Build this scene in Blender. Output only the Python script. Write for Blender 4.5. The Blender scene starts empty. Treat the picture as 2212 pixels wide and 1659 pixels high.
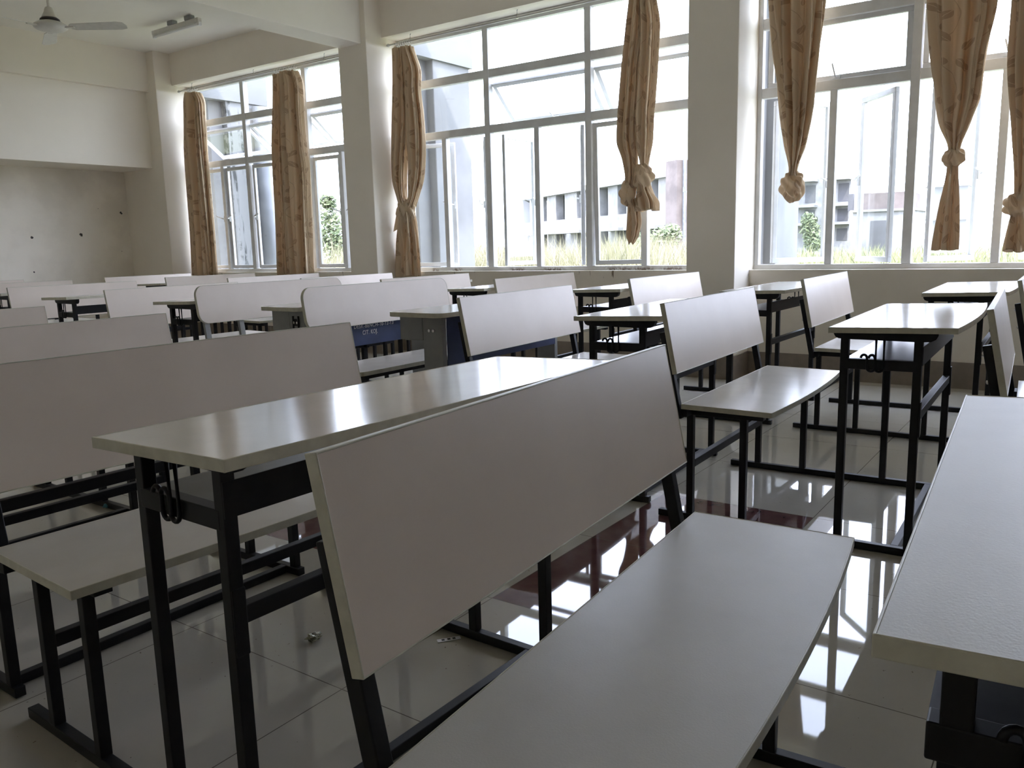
import bpy, bmesh, math, random
from mathutils import Vector, Matrix, noise
random.seed(7)
S = bpy.context.scene
C = S.collection
PI = math.pi

# ------------------------------------------------------------------ materials
def mat(name, col=(.8, .8, .8), rough=.5, metal=0., spec=.5):
    m = bpy.data.materials.new(name); m.use_nodes = True
    b = m.node_tree.nodes['Principled BSDF']
    b.inputs['Base Color'].default_value = (*col, 1)
    b.inputs['Roughness'].default_value = rough
    b.inputs['Metallic'].default_value = metal
    b.inputs['Specular IOR Level'].default_value = spec
    return m

class NT:
    def __init__(s, m):
        s.m = m; s.t = m.node_tree; s.n = s.t.nodes; s.l = s.t.links
        s.b = s.n.get('Principled BSDF')
    def new(s, typ, **kw):
        n = s.n.new(typ)
        for k, v in kw.items(): setattr(n, k, v)
        return n
    def put(s, sock, v):
        if hasattr(v, 'is_output'): s.l.new(v, sock)
        else: sock.default_value = v
    def math(s, op, a, b=0., c=0.):
        n = s.new('ShaderNodeMath', operation=op)
        s.put(n.inputs[0], a); s.put(n.inputs[1], b); s.put(n.inputs[2], c)
        return n.outputs[0]
    def mix(s, f, a, b):
        n = s.new('ShaderNodeMix', data_type='RGBA')
        s.put(n.inputs['Factor'], f)
        for k, v in (('A', a), ('B', b)):
            i = [q for q in n.inputs if q.name == k and q.type == 'RGBA'][0]
            if hasattr(v, 'is_output'): s.l.new(v, i)
            else: i.default_value = (*v, 1)
        return [o for o in n.outputs if o.type == 'RGBA'][0]
    def noise(s, scale, vec=None, detail=4., rough=.55):
        n = s.new('ShaderNodeTexNoise'); n.inputs['Scale'].default_value = scale
        n.inputs['Detail'].default_value = detail; n.inputs['Roughness'].default_value = rough
        if vec is not None: s.l.new(vec, n.inputs['Vector'])
        return n.outputs['Fac']
    def ramp(s, f, a, b):
        n = s.new('ShaderNodeMapRange'); n.interpolation_type = 'SMOOTHSTEP'
        s.put(n.inputs[0], f); n.inputs[1].default_value = a; n.inputs[2].default_value = b
        return n.outputs[0]
    def coord(s, which='Object'):
        return s.new('ShaderNodeTexCoord').outputs[which]
    def pos(s):
        return s.new('ShaderNodeNewGeometry').outputs['Position']
    def xyz(s, v):
        n = s.new('ShaderNodeSeparateXYZ'); s.l.new(v, n.inputs[0]); return n.outputs
    def bump(s, h, strength=.1, dist=.01):
        n = s.new('ShaderNodeBump'); n.inputs['Strength'].default_value = strength
        n.inputs['Distance'].default_value = dist
        s.l.new(h, n.inputs['Height']); s.l.new(n.outputs[0], s.b.inputs['Normal'])
    def color(s, v): s.put(s.b.inputs['Base Color'], v)

def mottled(name, a, b, rough, scale=6., bump=0., bscale=60., spec=.5):
    m = mat(name, a, rough, spec=spec); t = NT(m); v = t.coord()
    t.color(t.mix(t.ramp(t.noise(scale, v), .3, .7), a, b))
    if bump: t.bump(t.noise(bscale, v, 2.), bump, .004)
    return m

M = {}
M['laminate'] = mottled('laminate_board', (.72, .68, .61), (.68, .64, .57), .19, 9., .03, 420.)
M['desk_laminate'] = mottled('desk_laminate', (.72, .685, .62), (.68, .645, .58), .135, 9., .02, 380.)
M['worn_laminate'] = mottled('worn_laminate', (.66, .64, .60), (.61, .59, .55), .46, 6., .06, 300., spec=.45)
M['back_laminate'] = mottled('back_laminate', (.78, .68, .59), (.74, .64, .55), .36, 5., .03, 420.)
M['edge'] = mottled('edge_band', (.66, .64, .52), (.57, .55, .44), .45, 30.)
M['black'] = mottled('black_steel', (.006, .0065, .008), (.010, .0105, .0125), .45, 20., spec=.3)
M['tray'] = mottled('tray_steel', (.02, .021, .025), (.05, .052, .058), .3, 12.)
M['grey'] = mottled('grey_steel', (.33, .34, .33), (.29, .30, .29), .45, 12.)
M['navy'] = mottled('navy_paint', (.035, .055, .15), (.025, .04, .11), .5, 10.)
M['white_ink'] = mat('white_paint', (.75, .75, .78), .6)
M['bolt'] = mat('bolt_steel', (.75, .75, .75), .25, 1.)
M['hasp'] = mat('dark_hasp', (.02, .02, .02), .4)
M['wall'] = mottled('wall_paint', (.86, .80, .70), (.83, .77, .67), .75, 2.2, .03, 90.)
M['ceiling'] = mottled('ceiling_paint', (.88, .84, .77), (.85, .81, .74), .8, 2.)
M['skirt'] = mottled('skirting_tile', (.30, .25, .20), (.24, .20, .16), .25, 8.)
M['alu'] = mottled('window_aluminium', (.70, .705, .70), (.62, .625, .62), .45, 8.)
M['gasket'] = mat('dark_gasket', (.06, .06, .065), .6)
M['rod'] = mat('rod_metal', (.55, .54, .52), .35, .8)
M['ring'] = mat('white_ring', (.8, .8, .78), .4)
M['fan'] = mottled('fan_enamel', (.72, .70, .64), (.66, .64, .58), .4, 20.)
M['fan_dark'] = mat('fan_vent', (.05, .045, .04), .6)
M['tube'] = mat('tube_glass', (.9, .9, .9), .2)
M['foil'] = mat('foil', (.45, .46, .38), .25, .8)
M['blue'] = mat('blue_wrapper', (.12, .32, .42), .3)
M['paper'] = mat('white_paper', (.85, .83, .86), .6)
M['concrete'] = mottled('old_concrete', (.11, .105, .10), (.07, .07, .065), .85, 1.2)
M['whitewash'] = mottled('cement_render', (.19, .19, .187), (.13, .13, .127), .85, 1.)
M['brickwash'] = mottled('weathered_render', (.12, .10, .092), (.07, .057, .053), .9, .6)
M['opening_shade'] = mottled('shaded_opening', (.07, .07, .075), (.05, .05, .05), .9, .5)  # dark sheets for openings: shade of the interiors put into the colour
M['pipe'] = mottled('grey_pipe', (.12, .125, .13), (.08, .085, .09), .5, 4.)

# stained column (rain streaks with a shape of their own)
m = mat('stained_column', (.80, .80, .78), .85); t = NT(m); p = t.pos()
mp = t.new('ShaderNodeMapping'); mp.inputs['Scale'].default_value = (9, 9, .9); t.l.new(p, mp.inputs[0])
n1 = t.noise(1., mp.outputs[0], 6., .7); n2 = t.noise(11., p, 5.)
st = t.math('MULTIPLY', t.ramp(n1, .48, .58), t.ramp(n2, .38, .56))
t.color(t.mix(st, (.18, .18, .176), (.035, .038, .037))); M['column'] = m

# end wall: mottled damp patches and a few chips
m = mat('end_wall_paint', (.78, .77, .70), .75); t = NT(m); p = t.pos(); x = t.xyz(p)
base = t.mix(t.ramp(t.noise(1.6, p, 5.), .38, .66), (.86, .80, .70), (.73, .67, .575))
chips = 0.
for (cx, cz, r) in ((5.84, 1.58, .022), (5.30, 1.31, .028), (4.72, 1.28, .022), (4.70, .88, .014), (5.55, 1.63, .006), (5.8, 1.1, .006)):
    d = t.math('ADD', t.math('POWER', t.math('SUBTRACT', x[0], cx), 2.), t.math('POWER', t.math('SUBTRACT', x[2], cz), 2.))
    d = t.math('ADD', d, t.math('MULTIPLY', t.math('SUBTRACT', t.noise(40., p), .5), r * r * 2.5))
    chips = t.math('MAXIMUM', chips, t.math('LESS_THAN', d, r * r * .5))
t.color(t.mix(chips, base, (.05, .045, .04))); M['end_wall'] = m

# floor tiles
m = mat('floor_tile', (.5, .46, .38), .045, spec=.42); t = NT(m); p = t.pos(); x = t.xyz(p)
gx = t.math('FRACT', t.math('ADD', t.math('DIVIDE', t.math('SUBTRACT', x[0], 1.848), .6095), 40.))
gy = t.math('FRACT', t.math('ADD', t.math('DIVIDE', t.math('SUBTRACT', x[1], .80), .6095), 40.))
g = t.math('MAXIMUM', t.math('LESS_THAN', gx, .0045), t.math('LESS_THAN', gy, .0045))
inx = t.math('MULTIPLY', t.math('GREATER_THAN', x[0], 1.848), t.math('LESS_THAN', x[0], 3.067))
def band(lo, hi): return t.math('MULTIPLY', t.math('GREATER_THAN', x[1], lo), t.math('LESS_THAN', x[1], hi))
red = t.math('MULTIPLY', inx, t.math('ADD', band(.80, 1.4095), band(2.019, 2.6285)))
cream = t.mix(t.ramp(t.noise(2.5, p, 6.), .3, .7), (.51, .48, .41), (.46, .435, .37))
specks = t.math('GREATER_THAN', t.noise(70., p, 2.), .735)
cream = t.mix(specks, cream, (.22, .19, .15))
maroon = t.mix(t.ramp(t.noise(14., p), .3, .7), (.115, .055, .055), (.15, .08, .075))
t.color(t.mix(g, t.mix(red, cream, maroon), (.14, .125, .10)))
t.put(t.b.inputs['Roughness'], t.math('ADD', .012, t.math('MULTIPLY', t.noise(3., p, 5.), .03)))
M['floor'] = m

# frame with rusty dirt along the sill
m = mat('sill_aluminium', (.70, .70, .69), .5); t = NT(m); p = t.pos(); x = t.xyz(p)
def blot(cy, w): return t.ramp(t.math('ABSOLUTE', t.math('SUBTRACT', x[1], cy)), w, w * .3)
bl = 0.
for cy, w in ((5.42, .06), (5.14, .08), (4.42, .12), (4.02, .16), (3.35, .2), (3.12, .14), (2.86, .14)):
    bl = t.math('MAXIMUM', bl, blot(cy, w))
lowz = t.ramp(x[2], .855, .81)
d = t.math('MULTIPLY', t.math('MULTIPLY', bl, lowz), t.ramp(t.noise(42., p, 5., .7), .38, .56))
t.color(t.mix(d, t.mix(t.ramp(t.noise(5., p), .3, .7), (.70, .70, .68), (.62, .61, .58)), (.13, .07, .035))); M['sill_alu'] = m

# sill wall: dirty drips below window 2
m = mat('sill_wall_paint', (.80, .785, .715), .75); t = NT(m); p = t.pos(); x = t.xyz(p)
mp = t.new('ShaderNodeMapping'); mp.inputs['Scale'].default_value = (1, 34, 7); t.l.new(p, mp.inputs[0])
dr = t.math('MULTIPLY', t.ramp(t.noise(1., mp.outputs[0], 4.), .66, .72), t.math('MULTIPLY', t.math('GREATER_THAN', x[1], 2.6), t.ramp(x[2], .62, .78)))
base = t.mix(t.ramp(t.noise(2.2, p, 5.), .35, .68), (.83, .765, .66), (.76, .695, .585))
t.color(t.mix(dr, base, (.20, .14, .09))); M['sill_wall'] = m

# clear glass: thin panes
m = bpy.data.materials.new('window_glass'); m.use_nodes = True; nt = m.node_tree; nt.nodes.clear()
out = nt.nodes.new('ShaderNodeOutputMaterial'); mx = nt.nodes.new('ShaderNodeMixShader')
tr = nt.nodes.new('ShaderNodeBsdfTransparent'); tr.inputs[0].default_value = (.95, .965, .96, 1)
gl = nt.nodes.new('ShaderNodeBsdfGlossy'); gl.inputs['Roughness'].default_value = .02
lw = nt.nodes.new('ShaderNodeFresnel'); ge = nt.nodes.new('ShaderNodeNewGeometry'); mr_ = nt.nodes.new('ShaderNodeMapRange')
mr_.inputs[3].default_value = 1.3; mr_.inputs[4].default_value = 1 / 1.3   # same thin-pane reflectance from both faces
nt.links.new(ge.outputs['Backfacing'], mr_.inputs[0]); nt.links.new(mr_.outputs[0], lw.inputs[0])
nt.links.new(lw.outputs[0], mx.inputs[0]); nt.links.new(tr.outputs[0], mx.inputs[1]); nt.links.new(gl.outputs[0], mx.inputs[2]); nt.links.new(mx.outputs[0], out.inputs[0])
M['glass'] = m

# curtain cloth: tan fabric printed with leaves and vines, lets light through
def curtain_mat(name, base, leafc):
    m = bpy.data.materials.new(name); m.use_nodes = True; t = NT(m)
    t.n.remove(t.b); out = t.n['Material Output']
    uv = t.new('ShaderNodeUVMap').outputs[0]; x = t.xyz(uv)
    def leaf(du, dv, size, ang, cell=(.21, .19), off=0.):
        cu = t.math('DIVIDE', t.math('ADD', x[0], du), cell[0]); cv = t.math('DIVIDE', t.math('ADD', x[1], dv), cell[1])
        row = t.math('FLOOR', cv)
        cu = t.math('ADD', cu, t.math('MULTIPLY', t.math('FRACT', t.math('MULTIPLY', row, .618)), 1.))
        fu = t.math('MULTIPLY', t.math('SUBTRACT', t.math('FRACT', cu), .5), cell[0])
        fv = t.math('MULTIPLY', t.math('SUBTRACT', t.math('FRACT', cv), .5), cell[1])
        ca, sa = math.cos(ang), math.sin(ang)
        a = t.math('ADD', t.math('MULTIPLY', fu, ca), t.math('MULTIPLY', fv, sa))
        b = t.math('SUBTRACT', t.math('MULTIPLY', fv, ca), t.math('MULTIPLY', fu, sa))
        lim = t.math('MULTIPLY', t.math('SUBTRACT', 1., t.math('POWER', t.math('DIVIDE', a, size), 2.)), size * .45)
        inside = t.math('LESS_THAN', t.math('ABSOLUTE', b), lim)
        rib = t.math('GREATER_THAN', t.math('ABSOLUTE', b), .0012)
        return t.math('MULTIPLY', inside, rib)
    L = leaf(0, 0, .046, 1.0)
    L = t.math('MAXIMUM', L, leaf(.09, .07, .04, 2.1))
    L = t.math('MAXIMUM', L, leaf(.15, .13, .026, 1.6, (.17, .23)))
    vx = t.math('FRACT', t.math('DIVIDE', t.math('ADD', x[0], t.math('MULTIPLY', t.math('SINE', t.math('MULTIPLY', x[1], 14.)), .035)), .17))
    V = t.math('LESS_THAN', t.math('ABSOLUTE', t.math('SUBTRACT', vx, .5)), .011)
    P = t.math('MAXIMUM', L, t.math('MULTIPLY', V, .7))
    fab = t.noise(3., uv, 3.)
    col = t.mix(P, t.mix(fab, base, tuple(c * .86 for c in base)), leafc)
    df = t.new('ShaderNodeBsdfDiffuse'); tl = t.new('ShaderNodeBsdfTranslucent'); mx = t.new('ShaderNodeMixShader')
    mx.inputs[0].default_value = .20
    t.l.new(col, df.inputs[0]); t.l.new(t.mix(.6, col, (.70, .42, .20)), tl.inputs[0])
    t.l.new(df.outputs[0], mx.inputs[1]); t.l.new(tl.outputs[0], mx.inputs[2]); t.l.new(mx.outputs[0], out.inputs[0])
    return m
M['curtain'] = curtain_mat('leaf_print_curtain', (.70, .575, .41), (.44, .34, .24))

def leafy(name, a, b):
    m = mat(name, a, .8); t = NT(m); oi = t.coord('Object')
    t.color(t.mix(t.ramp(t.noise(1.7, oi, 3.), .3, .7), a, b)); return m
M['leaf'] = leafy('tree_leaves', (.06, .085, .035), (.13, .15, .07))
M['bark'] = mat('bark', (.16, .12, .08), .9)
M['grass'] = leafy('tall_grass', (.155, .15, .085), (.20, .18, .105))
M['lawn'] = leafy('short_grass', (.13, .14, .06), (.16, .165, .08))

# ------------------------------------------------------------------ mesh helpers
def finish(name, bm, m, parent=None, smooth=False, bevel=0., loc=None):
    bmesh.ops.recalc_face_normals(bm, faces=bm.faces)
    me = bpy.data.meshes.new(name); bm.to_mesh(me); bm.free()
    if m is not None: me.materials.append(m)
    if smooth:
        for p in me.polygons: p.use_smooth = True
    o = bpy.data.objects.new(name, me); C.objects.link(o)
    if parent is not None: o.parent = parent
    if loc is not None: o.location = loc
    if bevel:
        b = o.modifiers.new('bevel', 'BEVEL'); b.width = bevel; b.segments = 2; b.limit_method = 'ANGLE'; b.angle_limit = math.radians(50)
    return o

def box(bm, x0, x1, y0, y1, z0, z1, mx=None):
    vs = [bm.verts.new((x, y, z)) for x in (x0, x1) for y in (y0, y1) for z in (z0, z1)]
    for f in ((0, 1, 3, 2), (4, 6, 7, 5), (0, 4, 5, 1), (2, 3, 7, 6), (0, 2, 6, 4), (1, 5, 7, 3)):
        bm.faces.new([vs[i] for i in f])
    if mx is not None: bmesh.ops.transform(bm, matrix=mx, verts=vs)
    return vs

def mk(name, boxes, m, parent=None, bevel=0., loc=None):
    bm = bmesh.new()
    for b in boxes: box(bm, *b)
    return finish(name, bm, m, parent, bevel=bevel, loc=loc)

def prism(bm, pts, z0, z1, f0=None, f1=None):
    f0 = f0 or (lambda x, y: z0); f1 = f1 or (lambda x, y: z1)
    a = [bm.verts.new((x, y, f0(x, y))) for x, y in pts]; b = [bm.verts.new((x, y, f1(x, y))) for x, y in pts]
    n = len(pts); bm.faces.new(a[::-1]); bm.faces.new(b)
    for i in range(n): bm.faces.new((a[i], a[(i + 1) % n], b[(i + 1) % n], b[i]))
    return a + b

def ring(bm, po, pi, f0, f1):
    n = len(po)
    ao = [bm.verts.new((x, y, f0(x, y))) for x, y in po]; bo = [bm.verts.new((x, y, f1(x, y))) for x, y in po]
    ai = [bm.verts.new((x, y, f0(x, y))) for x, y in pi]; bi = [bm.verts.new((x, y, f1(x, y))) for x, y in pi]
    for i in range(n):
        j = (i + 1) % n
        bm.faces.new((ao[i], ao[j], bo[j], bo[i])); bm.faces.new((ai[j], ai[i], bi[i], bi[j]))
        bm.faces.new((bo[i], bo[j], bi[j], bi[i])); bm.faces.new((ao[j], ao[i], ai[i], ai[j]))
    return ao + bo + ai + bi

def tube(bm, pts, r, n=10, rf=None, cap=True):
    pts = [Vector(p) for p in pts]; rings = []
    up = Vector((0, 0, 1))
    for i, p in enumerate(pts):
        d = (pts[min(i + 1, len(pts) - 1)] - pts[max(i - 1, 0)]).normalized()
        a = d.cross(up)
        if a.length < 1e-4: a = d.cross(Vector((1, 0, 0)))
        a.normalize(); b = d.cross(a); rr = rf(i / (len(pts) - 1)) if rf else r
        rings.append([bm.verts.new(p + (a * math.cos(2 * PI * k / n) + b * math.sin(2 * PI * k / n)) * rr) for k in range(n)])
    for i in range(len(rings) - 1):
        for k in range(n):
            bm.faces.new((rings[i][k], rings[i][(k + 1) % n], rings[i + 1][(k + 1) % n], rings[i + 1][k]))
    if cap: bm.faces.new(rings[0][::-1]); bm.faces.new(rings[-1])

def lathe(bm, prof, n=28, c=(0, 0, 0)):
    R = [[bm.verts.new((c[0] + r * math.cos(2 * PI * k / n), c[1] + r * math.sin(2 * PI * k / n), c[2] + z)) for k in range(n)] for r, z in prof]
    for i in range(len(R) - 1):
        for k in range(n): bm.faces.new((R[i][k], R[i][(k + 1) % n], R[i + 1][(k + 1) % n], R[i + 1][k]))
    bm.faces.new(R[0][::-1]); bm.faces.new(R[-1])

def empty(name, loc=(0, 0, 0), rz=0.):
    o = bpy.data.objects.new(name, None); C.objects.link(o); o.location = loc; o.rotation_euler = (0, 0, rz)
    o.empty_display_size = .1; return o
def tag(o, label, cat, group=None, kind=None):
    if label: o['label'] = label
    if cat: o['category'] = cat
    if group: o['group'] = group
    if kind: o['kind'] = kind
    return o
def struct(o, label=None):
    o['kind'] = 'structure'
    if label: o['label'] = label
    return o
KIDS = {}
def copy_tree(o, parent=None):
    c = o.copy(); C.objects.link(c)
    if parent is not None: c.parent = parent
    for ch in list(o.children): copy_tree(ch, c)
    return c

# ------------------------------------------------------------------ room constants
XP, XS, XW, XO = 5.933, 6.25, 6.35, 6.46     # pillar face, sill wall face, window frame face, outer face
X0, Y0, YE, ZC = -3.2, -5.2, 10.2, 3.43
PILL = [(9.325, 10.2), (5.82, 6.2), (2.18, 2.56), (-5.2, -1.08)]  # last span: unseen solid wall instead of another window, added to dim the near benches
WINS = [(6.2, 9.325), (2.56, 5.82), (-1.08, 2.18)]

struct(mk('floor', [(X0 - .2, XO, Y0 - .2, YE + .2, -.12, 0)], M['floor']))
struct(mk('ceiling', [(X0 - .2, XO, Y0 - .2, YE + .2, ZC, ZC + .18)], M['ceiling']))
struct(mk('wall_left', [(X0 - .2, X0, Y0 - .2, YE + .2, 0, ZC)], M['wall']))
struct(mk('wall_front', [(X0, XO, Y0 - .2, Y0, 0, ZC)], M['wall']))
bbd = empty('blackboard', (1.4, Y0 + .03, 1.6)); tag(bbd, 'long dark green blackboard added on the front wall behind the camera to darken bounced light', 'blackboard')  # unseen, added so the front wall bounces less light onto the near benches
mk('writing_surface', [(-2.2, 2.2, -.02, .0, -.62, .62)], mat('board_green', (.03, .045, .04), .6), bbd)
mk('board_frame', [(-2.25, 2.25, -.029, .012, .62, .67), (-2.25, 2.25, -.029, .03, -.67, -.62), (-2.25, -2.2, -.029, .012, -.62, .62), (2.2, 2.25, -.029, .012, -.62, .62)], mat('board_wood', (.25, .15, .08), .5), bbd)
struct(mk('wall_back', [(X0, XO, YE, YE + .2, 0, ZC)], M['end_wall']), 'recessed end wall with damp patches behind the last benches')
struct(mk('trim_1', [(X0, XP, 9.545, YE, 2.09, ZC)], M['wall']), 'deep cream panel projecting over the recessed end wall')
struct(mk('trim_2', [(X0, XP, 9.47, 9.545, 2.975, ZC)], M['wall']), 'shallow beam along the ceiling above the projecting panel')
struct(mk('wall_right', [(XS, XO, a, b, 0, .81) for a, b in WINS], M['sill_wall']))
for i, (a, b) in enumerate(WINS):
    struct(mk('trim_%d' % (3 + i), [(6.15, XO, a, b, 3.06, ZC)], M['wall']))
for i, (a, b) in enumerate(PILL):
    struct(mk('trim_%d' % (7 + i), [(XP, XO, a, b, 0, ZC)], M['wall'], bevel=.006))
for i, (a, b) in enumerate(((5.885, 6.175), (2.245, 2.535), (-1.4, -1.12))):
    struct(mk('trim_%d' % (12 + i), [(X0, XP, a, b, 2.978, ZC)], M['ceiling']), 'ceiling beam crossing the room to a window pillar')
bs = []
for a, b in WINS: bs.append((XS - .012, XS, a, b, 0, .18))
for a, b in PILL: bs.append((XP - .012, XP, a - .012, b + .012, 0, .18)); bs.append((XP, XS - .012, a - .012, a, 0, .18)); bs.append((XP, XS - .012, b, b + .012, 0, .18))
struct(mk('baseboard_right', bs, M['skirt']))
struct(mk('baseboard_back', [(X0, XP, YE - .012, YE, 0, .18)], M['skirt']))

# ------------------------------------------------------------------ windows
ZB, Z1, Z2, ZT = .81, 2.08, 2.57, 3.06        # sill, lower transom, upper transom, soffit
def pane(name, y0, y1, z0, z1, parent, x=0.):
    bm = bmesh.new(); box(bm, x - .002, x + .002, y0, y1, z0, z1)
    return finish(name, bm, M['glass'], parent)
def sash(w, h, parent, hinge, dirn, ang, tilt=0., axis='z', handle=True, x=.0, name='casement_sash'):
    """sash in its own frame: from the hinge line along local +y*dirn, hung on the frame plane"""
    bm = bmesh.new(); f = .038; d = .016
    ys = (0, w) if dirn > 0 else (-w, 0)
    box(bm, -d, d, ys[0], ys[1], 0, f); box(bm, -d, d, ys[0], ys[1], h - f, h)
    box(bm, -d, d, ys[0], ys[0] + f, f, h - f); box(bm, -d, d, ys[1] - f, ys[1], f, h - f)
    o = finish(name, bm, M['alu'], parent, bevel=.003)
    pane('glass_pane', ys[0] + f, ys[1] - f, f, h - f, o)
    if handle:
        hb = bmesh.new(); fy = ys[1] - f * .5 if dirn > 0 else ys[0] + f * .5
        if axis == 'z':
            box(hb, -d - .012, -d, fy - .011, fy + .011, h * .47, h * .47 + .07)
            tube(hb, [(-d - .018, fy, h * .5), (-d - .045, fy - .01 * dirn, h * .505), (-d - .05, fy - .10 * dirn, h * .53)], .007, 8)
        else:
            yc = sum(ys) / 2; box(hb, -d - .012, -d, yc - .03, yc + .03, .008, .03)
            tube(hb, [(-d - .018, yc, .02), (-d - .04, yc, .03), (-d - .045, yc + .02, .11)], .006, 8)
        finish('handle', hb, M['alu'], o)
    o.location = (hinge[0], hinge[1], hinge[2])
    if axis == 'z': o.rotation_euler = (tilt, 0, ang)
    else: o.rotation_euler = (0, ang, 0)
    return o
def stays(parent, pts):
    bm = bmesh.new()
    for a, b in pts: tube(bm, [a, b], .006, 6)
    finish('friction_stay', bm, M['rod'], parent)

def window(idx, y0, y1, mulls, halves, label):
    """y1 is the far jamb; mulls full-height mullions; halves mullions of the lower row"""
    root = empty('window_%d' % idx, (0, 0, 0)); struct(root, label)
    xa, xb = XW, XW + .06; fw = .03
    bm = bmesh.new()
    box(bm, xa, xb, y0, y0 + .035, ZB + .035, 3.0); box(bm, xa, xb, y1 - .035, y1, ZB + .035, 3.0)
    box(bm, xa, xb, y0, y1, 3.0, ZT - .003)
    finish('window_frame', bm, M['alu'], root, bevel=.003)
    mk('window_sill', [(xa - .004, xb + .02, y0, y1, ZB, ZB + .037)], M['sill_alu'], root, bevel=.003)
    mk('transom', [(xa - .002, xb, y0 + .035, y1 - .035, Z1, Z1 + .072)], M['alu'], root, bevel=.004)
    mk('transom', [(xa - .002, xb, y0 + .035, y1 - .035, Z2, Z2 + .075)], M['alu'], root, bevel=.004)
    for mY in mulls:
        mk('mullion', [(xa - .006, xb, mY - .031, mY + .031, ZB + .037, 3.0)], M['alu'], root, bevel=.004)
    for hY in halves:
        mk('mullion', [(xa, xb, hY - .026, hY + .026, ZB + .037, Z1)], M['alu'], root, bevel=.004)
    ed = [y1] + sorted(mulls, reverse=True) + [y0]
    for a, b in zip(ed[1:], ed[:-1]):
        pane('glass_pane', a + .028, b - .028, Z2 + .073, 3.002, root, XW + .03)
    return root, ed

XH = XW + .045
def vent(root, ya, yb, ang):
    h = Z2 - Z1 - (.035 if ang else .066); o = sash(yb - ya - .07, h, root, (XH + h * math.sin(ang), yb - .035, (Z2 - .05 if ang else Z2 + .004) - h * math.cos(ang)), -1, -ang, axis='y', name='vent_sash')
    # rotation about y with -ang swings the top inward from the outward bottom edge
    return o
def case(root, hy, dirn, w, deg, z0=ZB + .045, z1=Z1 - .02, tilt=0., slide=.08):
    a = math.radians(deg)
    hyy = hy + dirn * slide * min(1, deg / 40.)
    # dirn +1: leaf extends to +y from the hinge; opening outward turns it toward +x
    return sash(w, z1 - z0, root, (XH, hyy, z0), dirn, -dirn * a, tilt)

# window 1, farthest
r1, e1 = window(1, 6.2, 9.325, (8.265, 7.20), (8.76, 6.70), 'farthest tall window with plain curtains beside the end wall')
vent(r1, 8.265, 9.29, .9); vent(r1, 7.2, 8.265, .94); vent(r1, 6.235, 7.2, .9)
case(r1, 9.28, -1, .49, 0); case(r1, 8.30, 1, .43, 0); case(r1, 7.23, 1, .99, 0); case(r1, 6.24, 1, .42, 0); case(r1, 7.165, -1, .43, 0)
# window 2, middle
r2, e2 = window(2, 2.56, 5.82, (4.722, 3.645), (5.255, 4.181, 3.118), 'middle window with open casements above rusty sill')
pane('glass_pane', 4.75, 5.79, Z1 + .07, Z2 + .002, r2, XW + .03); vent(r2, 3.645, 4.722, .83); vent(r2, 2.595, 3.645, .75)
case(r2, 5.78, -1, .50, 16); case(r2, 4.755, 1, .47, 52, slide=.03); case(r2, 4.69, -1, .47, 86, slide=.11)
case(r2, 3.68, 1, .47, 59, slide=.05); case(r2, 3.61, -1, .47, 3, tilt=-.012); case(r2, 2.60, 1, .49, 62)
# window 3, near
r3, e3 = window(3, -1.08, 2.18, (1.095, .02), (1.625, .555, -.53), 'near right window with knotted curtains and open casements')
vent(r3, 1.095, 2.145, 0.0); vent(r3, .02, 1.095, 0.0); vent(r3, -1.045, .02, 0.0)
case(r3, 2.14, -1, .49, 51); case(r3, 1.13, 1, .47, 50); case(r3, 1.06, -1, .47, 58); case(r3, .055, 1, .47, 50)
case(r3, -.01, -1, .49, 40); case(r3, -1.04, 1, .49, 40)


# ------------------------------------------------------------------ desk benches
TYPE_A = dict(Wd=.362, L=1.062, ws=.167, sb=.505, zs=.452, sdz=.008, bt=.577, zt=.829, bb=.527, zb=.566, bu=.010, bL=1.068, dz=.012, yr=.026, yf=-.206, sr=.512, sf=.309, u=.085, bow=.010)
TYPE_B = dict(Wd=.369, L=1.046, ws=.175, sb=.501, zs=.460, sdz=.004, bt=.571, zt=.828, bb=.520, zb=.572, bu=.016, bL=1.034, dz=.009, yr=-.032, yf=-.252, sr=.500, sf=.300, u=.095, bow=.022)
TH = .0175

def outline(x0, x1, yf, yb, bow, n=14):
    pts = [(x0, yb), (x0, yf)]
    for i in range(1, n):
        s = i / n; pts.append((x0 + (x1 - x0) * s, yf - bow * 4 * s * (1 - s)))
    return pts + [(x1, yf), (x1, yb)]
def inset(pts, d):
    n = len(pts); cx = sum(p[0] for p in pts) / n; out = []
    for i in range(n):
        p0, p1, p2 = Vector(pts[i - 1]), Vector(pts[i]), Vector(pts[(i + 1) % n])
        n1 = (p1 - p0).normalized(); n2 = (p2 - p1).normalized()
        a = Vector((-n1.y, n1.x)); b = Vector((-n2.y, n2.x)); m_ = (a + b)
        k = d * 2 / max(m_.length_squared, .2)
        out.append(tuple(p1 + m_ * k))
    return out
def board(name, pts, zf, parent, m, mx=None, th=TH):
    """pts counter-clockwise; zf(x,y) = top height"""
    ins = inset(pts, .0028)
    bm = bmesh.new()
    prism(bm, ins, 0, 0, lambda x, y: zf(x, y) - th, zf)
    if mx is not None: bmesh.ops.transform(bm, matrix=mx, verts=bm.verts)
    o = finish(name, bm, m, parent)
    bm = bmesh.new(); ring(bm, pts, ins, lambda x, y: zf(x, y) - th - .0004, lambda x, y: zf(x, y) + .0009)
    if mx is not None: bmesh.ops.transform(bm, matrix=mx, verts=bm.verts)
    e = finish('edge_band', bm, M['edge'], o, bevel=.0015)
    e['label'] = 'cream edge band'
    return o

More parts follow.
